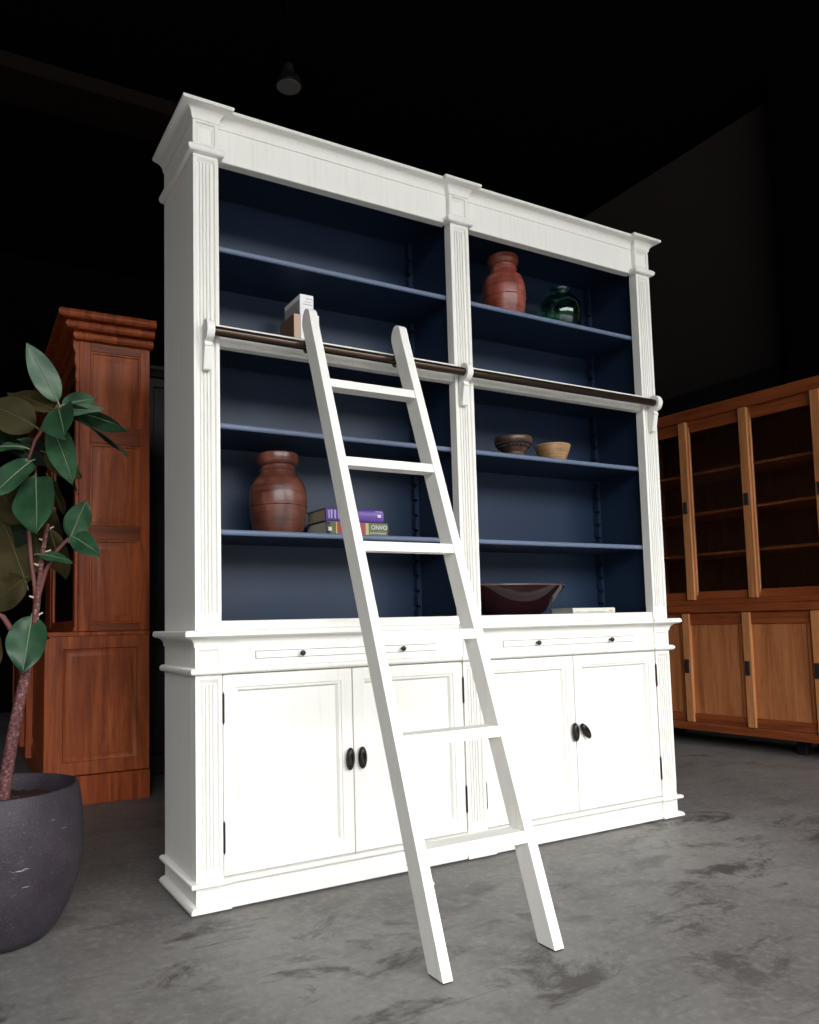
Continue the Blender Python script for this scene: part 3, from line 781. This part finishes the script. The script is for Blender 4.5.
LEAVES = [
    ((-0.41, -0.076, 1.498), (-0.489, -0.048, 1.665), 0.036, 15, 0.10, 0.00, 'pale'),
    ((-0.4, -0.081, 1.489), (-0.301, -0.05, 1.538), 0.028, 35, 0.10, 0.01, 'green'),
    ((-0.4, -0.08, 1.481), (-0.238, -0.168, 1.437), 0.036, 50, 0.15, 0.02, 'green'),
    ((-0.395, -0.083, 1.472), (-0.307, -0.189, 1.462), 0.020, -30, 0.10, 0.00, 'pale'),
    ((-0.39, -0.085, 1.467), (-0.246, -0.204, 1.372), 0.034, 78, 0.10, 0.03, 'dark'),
    ((-0.408, -0.076, 1.478), (-0.408, -0.194, 1.384), 0.056, 0, 0.35, 0.01, 'green'),
    ((-0.424, -0.062, 1.431), (-0.381, -0.153, 1.282), 0.039, -12, 0.15, 0.02, 'green'),
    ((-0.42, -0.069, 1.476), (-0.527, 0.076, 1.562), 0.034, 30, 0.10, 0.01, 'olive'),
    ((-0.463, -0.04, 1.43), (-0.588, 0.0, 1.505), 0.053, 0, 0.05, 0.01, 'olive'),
    ((-0.486, -0.021, 1.372), (-0.572, -0.02, 1.384), 0.025, 60, 0.10, 0.02, 'green'),
    ((-0.471, -0.027, 1.335), (-0.567, -0.056, 1.25), 0.042, 15, 0.20, 0.02, 'green'),
    ((-0.46, -0.028, 1.293), (-0.464, -0.104, 1.148), 0.065, 5, 0.20, 0.02, 'green'),
    ((-0.373, -0.061, 1.117), (-0.336, -0.105, 1.232), 0.036, 25, 0.20, 0.01, 'green'),
    ((-0.369, -0.064, 1.122), (-0.309, -0.151, 1.074), 0.031, -20, 0.20, 0.01, 'green'),
    ((-0.451, -0.013, 1.074), (-0.373, -0.113, 1.056), 0.017, -45, 0.10, 0.01, 'green'),
    ((-0.462, 0.01, 0.901), (-0.486, -0.02, 0.759), 0.056, -5, 0.20, 0.01, 'green'),
    ((-0.459, -0.023, 1.231), (-0.403, 0.076, 1.065), 0.056, 0, 0.05, 0.00, 'olive'),
    ((-0.423, -0.035, 1.141), (-0.369, 0.04, 1.005), 0.039, 10, 0.05, 0.00, 'olive'),
    ((-0.476, 0.01, 0.988), (-0.542, 0.085, 1.202), 0.076, 0, 0.05, 0.00, 'olive'),
    ((-0.431, -0.045, 1.292), (-0.378, 0.027, 1.193), 0.028, 20, 0.05, 0.00, 'olive'),
    ((-0.442, -0.045, 1.359), (-0.331, 0.012, 1.315), 0.036, -10, 0.05, 0.01, 'olive'),
    ((-0.413, -0.063, 1.375), (-0.346, -0.032, 1.254), 0.020, 60, 0.10, 0.01, 'dark'),
    ((-0.491, 0.002, 1.165), (-0.566, 0.145, 1.309), 0.048, 0, 0.05, 0.00, 'olive'),
    ((-0.481, 0.011, 1.008), (-0.573, 0.094, 0.933), 0.048, 0, 0.05, 0.01, 'olive'),
    ((-0.559, 0.068, 0.871), (-0.543, 0.047, 0.759), 0.022, 0, 0.05, 0.00, 'olive'),
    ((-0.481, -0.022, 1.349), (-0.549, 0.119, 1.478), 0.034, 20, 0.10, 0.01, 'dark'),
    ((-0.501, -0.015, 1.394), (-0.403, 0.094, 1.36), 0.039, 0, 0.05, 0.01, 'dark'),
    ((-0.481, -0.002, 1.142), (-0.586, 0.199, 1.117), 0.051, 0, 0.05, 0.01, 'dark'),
]
def leaf(base, tip, hw, roll, fold, droop, kind):
    base, tip = Vector(base), Vector(tip)
    ax = tip - base; L = ax.length; ax.normalize()
    side = ax.cross(VIEW).normalized()
    nrm = side.cross(ax).normalized()
    if nrm.dot(VIEW) < 0: nrm = -nrm
    R_ = Matrix.Rotation(math.radians(roll), 3, ax)
    side = R_ @ side; nrm = R_ @ nrm
    n, m = 18, 4
    t = bmesh.new(); rows = []
    for i in range(n + 1):
        u = i / n
        w = hw * (math.sin(PI * min(1, u ** .82)) ** .72) * (1.0 if u < .85 else (1 - (u - .85) / .15 * .12))
        if i in (0, n): w = .0012
        row = []
        for j in range(-m, m + 1):
            v = j / m
            p = base + ax * (L * u) + side * (w * v)
            p += nrm * (fold * w * abs(v) ** 1.3 + .006 * math.sin(u * 9 + 2 * v) * abs(v) * (hw / .05))
            p.z -= droop * (u ** 2) * (1 + .4 * abs(v)); 
            row.append(t.verts.new(p))
        rows.append(row)
    for a, b in zip(rows, rows[1:]):
        for j in range(2 * m): t.faces.new((a[j], a[j+1], b[j+1], b[j]))
    bmesh.ops.solidify(t, geom=t.faces, thickness=.0012)
    mb = MB(); mb._merge(t)
    lf = mb.build('leaf', 'leaf_' + kind, pl, 60, PC)
    rib = [base + ax * (L * u) + nrm * .0008 - Vector((0, 0, droop * u * u)) for u in (0, .2, .4, .6, .8, .97)]
    MB().tube([base - ax * .012 + Vector((0, 0, -.003)), *rib], [.0026, .0024, .0020, .0017, .0014, .0010, .0006], 6).build('midrib', 'vein' if kind in ('green', 'pale') else 'leaf_' + kind, lf, 80, PC)
for l in LEAVES: leaf(*l)

# ------------------------------------------------------------------ pendant lamp under the roof
LP = (1.29, 2.17, 4.40)
t = thing('pendant_lamp', 'unlit round pendant lamp hanging from the black ceiling', 'lamp', LP)
MB().lathe([(0, 0), (.078, 0), (.080, .004), (.078, .010), (0, .012)], n=40).build('lens', 'lamp', t)
MB().lathe([(.080, .002), (.090, .0), (.092, .010), (.070, .060), (.040, .090), (.035, .150), (0, .155)], n=40).build('shade', 'black', t)
MB().tube([(0, 0, .15), (0, 0, RH - LP[2])], .006, 8).build('cord', 'ceil', t)

# ------------------------------------------------------------------ daylight, camera
w = bpy.data.worlds.new('overcast_sky'); S.world = w; w.use_nodes = True
nt = w.node_tree; bg = nt.nodes['Background']
tc = nt.nodes.new('ShaderNodeTexCoord'); sx = nt.nodes.new('ShaderNodeSeparateXYZ')
nt.links.new(tc.outputs['Generated'], sx.inputs[0])
wn = noise(nt, tc.outputs['Generated'], 14, 5, .6)
ad = nt.nodes.new('ShaderNodeMath'); ad.operation = 'MULTIPLY_ADD'          # ragged treeline under a white sky
nt.links.new(wn, ad.inputs[0]); ad.inputs[1].default_value = -.10; nt.links.new(sx.outputs['Z'], ad.inputs[2])
nt.links.new(ramp(nt, ad.outputs[0], [(.0, (.030, .036, .028)), (.135, (.045, .055, .040)), (.150, (.965, .975, .99)), (1, (.95, .97, 1.0))]), bg.inputs['Color'])
bg.inputs['Strength'].default_value = SKY
pd = bpy.data.lights.new('doorway_portal', 'AREA'); pd.shape = 'RECTANGLE'; pd.size = DX1 - DX0; pd.size_y = DZ
pd.cycles.is_portal = True
po = bpy.data.objects.new('doorway_portal', pd); COL.objects.link(po)
po.location = ((DX0 + DX1) / 2, RY0 - .15, DZ / 2); po.rotation_euler = (PI / 2, 0, 0)

cam = bpy.data.cameras.new('camera'); co = bpy.data.objects.new('camera', cam); COL.objects.link(co)
cam.sensor_fit = 'HORIZONTAL'; cam.sensor_width = 36; cam.lens = 794.70 / 819 * 36
cam.shift_x = (409.5 - 378.715) / 819; cam.shift_y = (555.733 - 512) / 819
cam.clip_start = .05; cam.clip_end = 200
yaw, pitch, roll = -.5164, .0835, .024
Rm = Matrix.Rotation(yaw, 3, 'Z') @ Matrix.Rotation(pitch, 3, 'X') @ Matrix.Rotation(roll, 3, 'Y')
Rc = Matrix((Rm.col[0], Rm.col[2], -Rm.col[1])).transposed()
co.matrix_world = Matrix.Translation((-.7156, -2.4151, .8607)) @ Rc.to_4x4()
S.camera = co
S.view_settings.view_transform = 'Standard'; S.view_settings.look = 'None'
S.view_settings.gamma = 1; S.view_settings.exposure = EXPO
S.view_settings.use_curve_mapping = False
S.cycles.use_denoising = True
S.cycles.max_bounces = 8; S.cycles.sample_clamp_indirect = 8
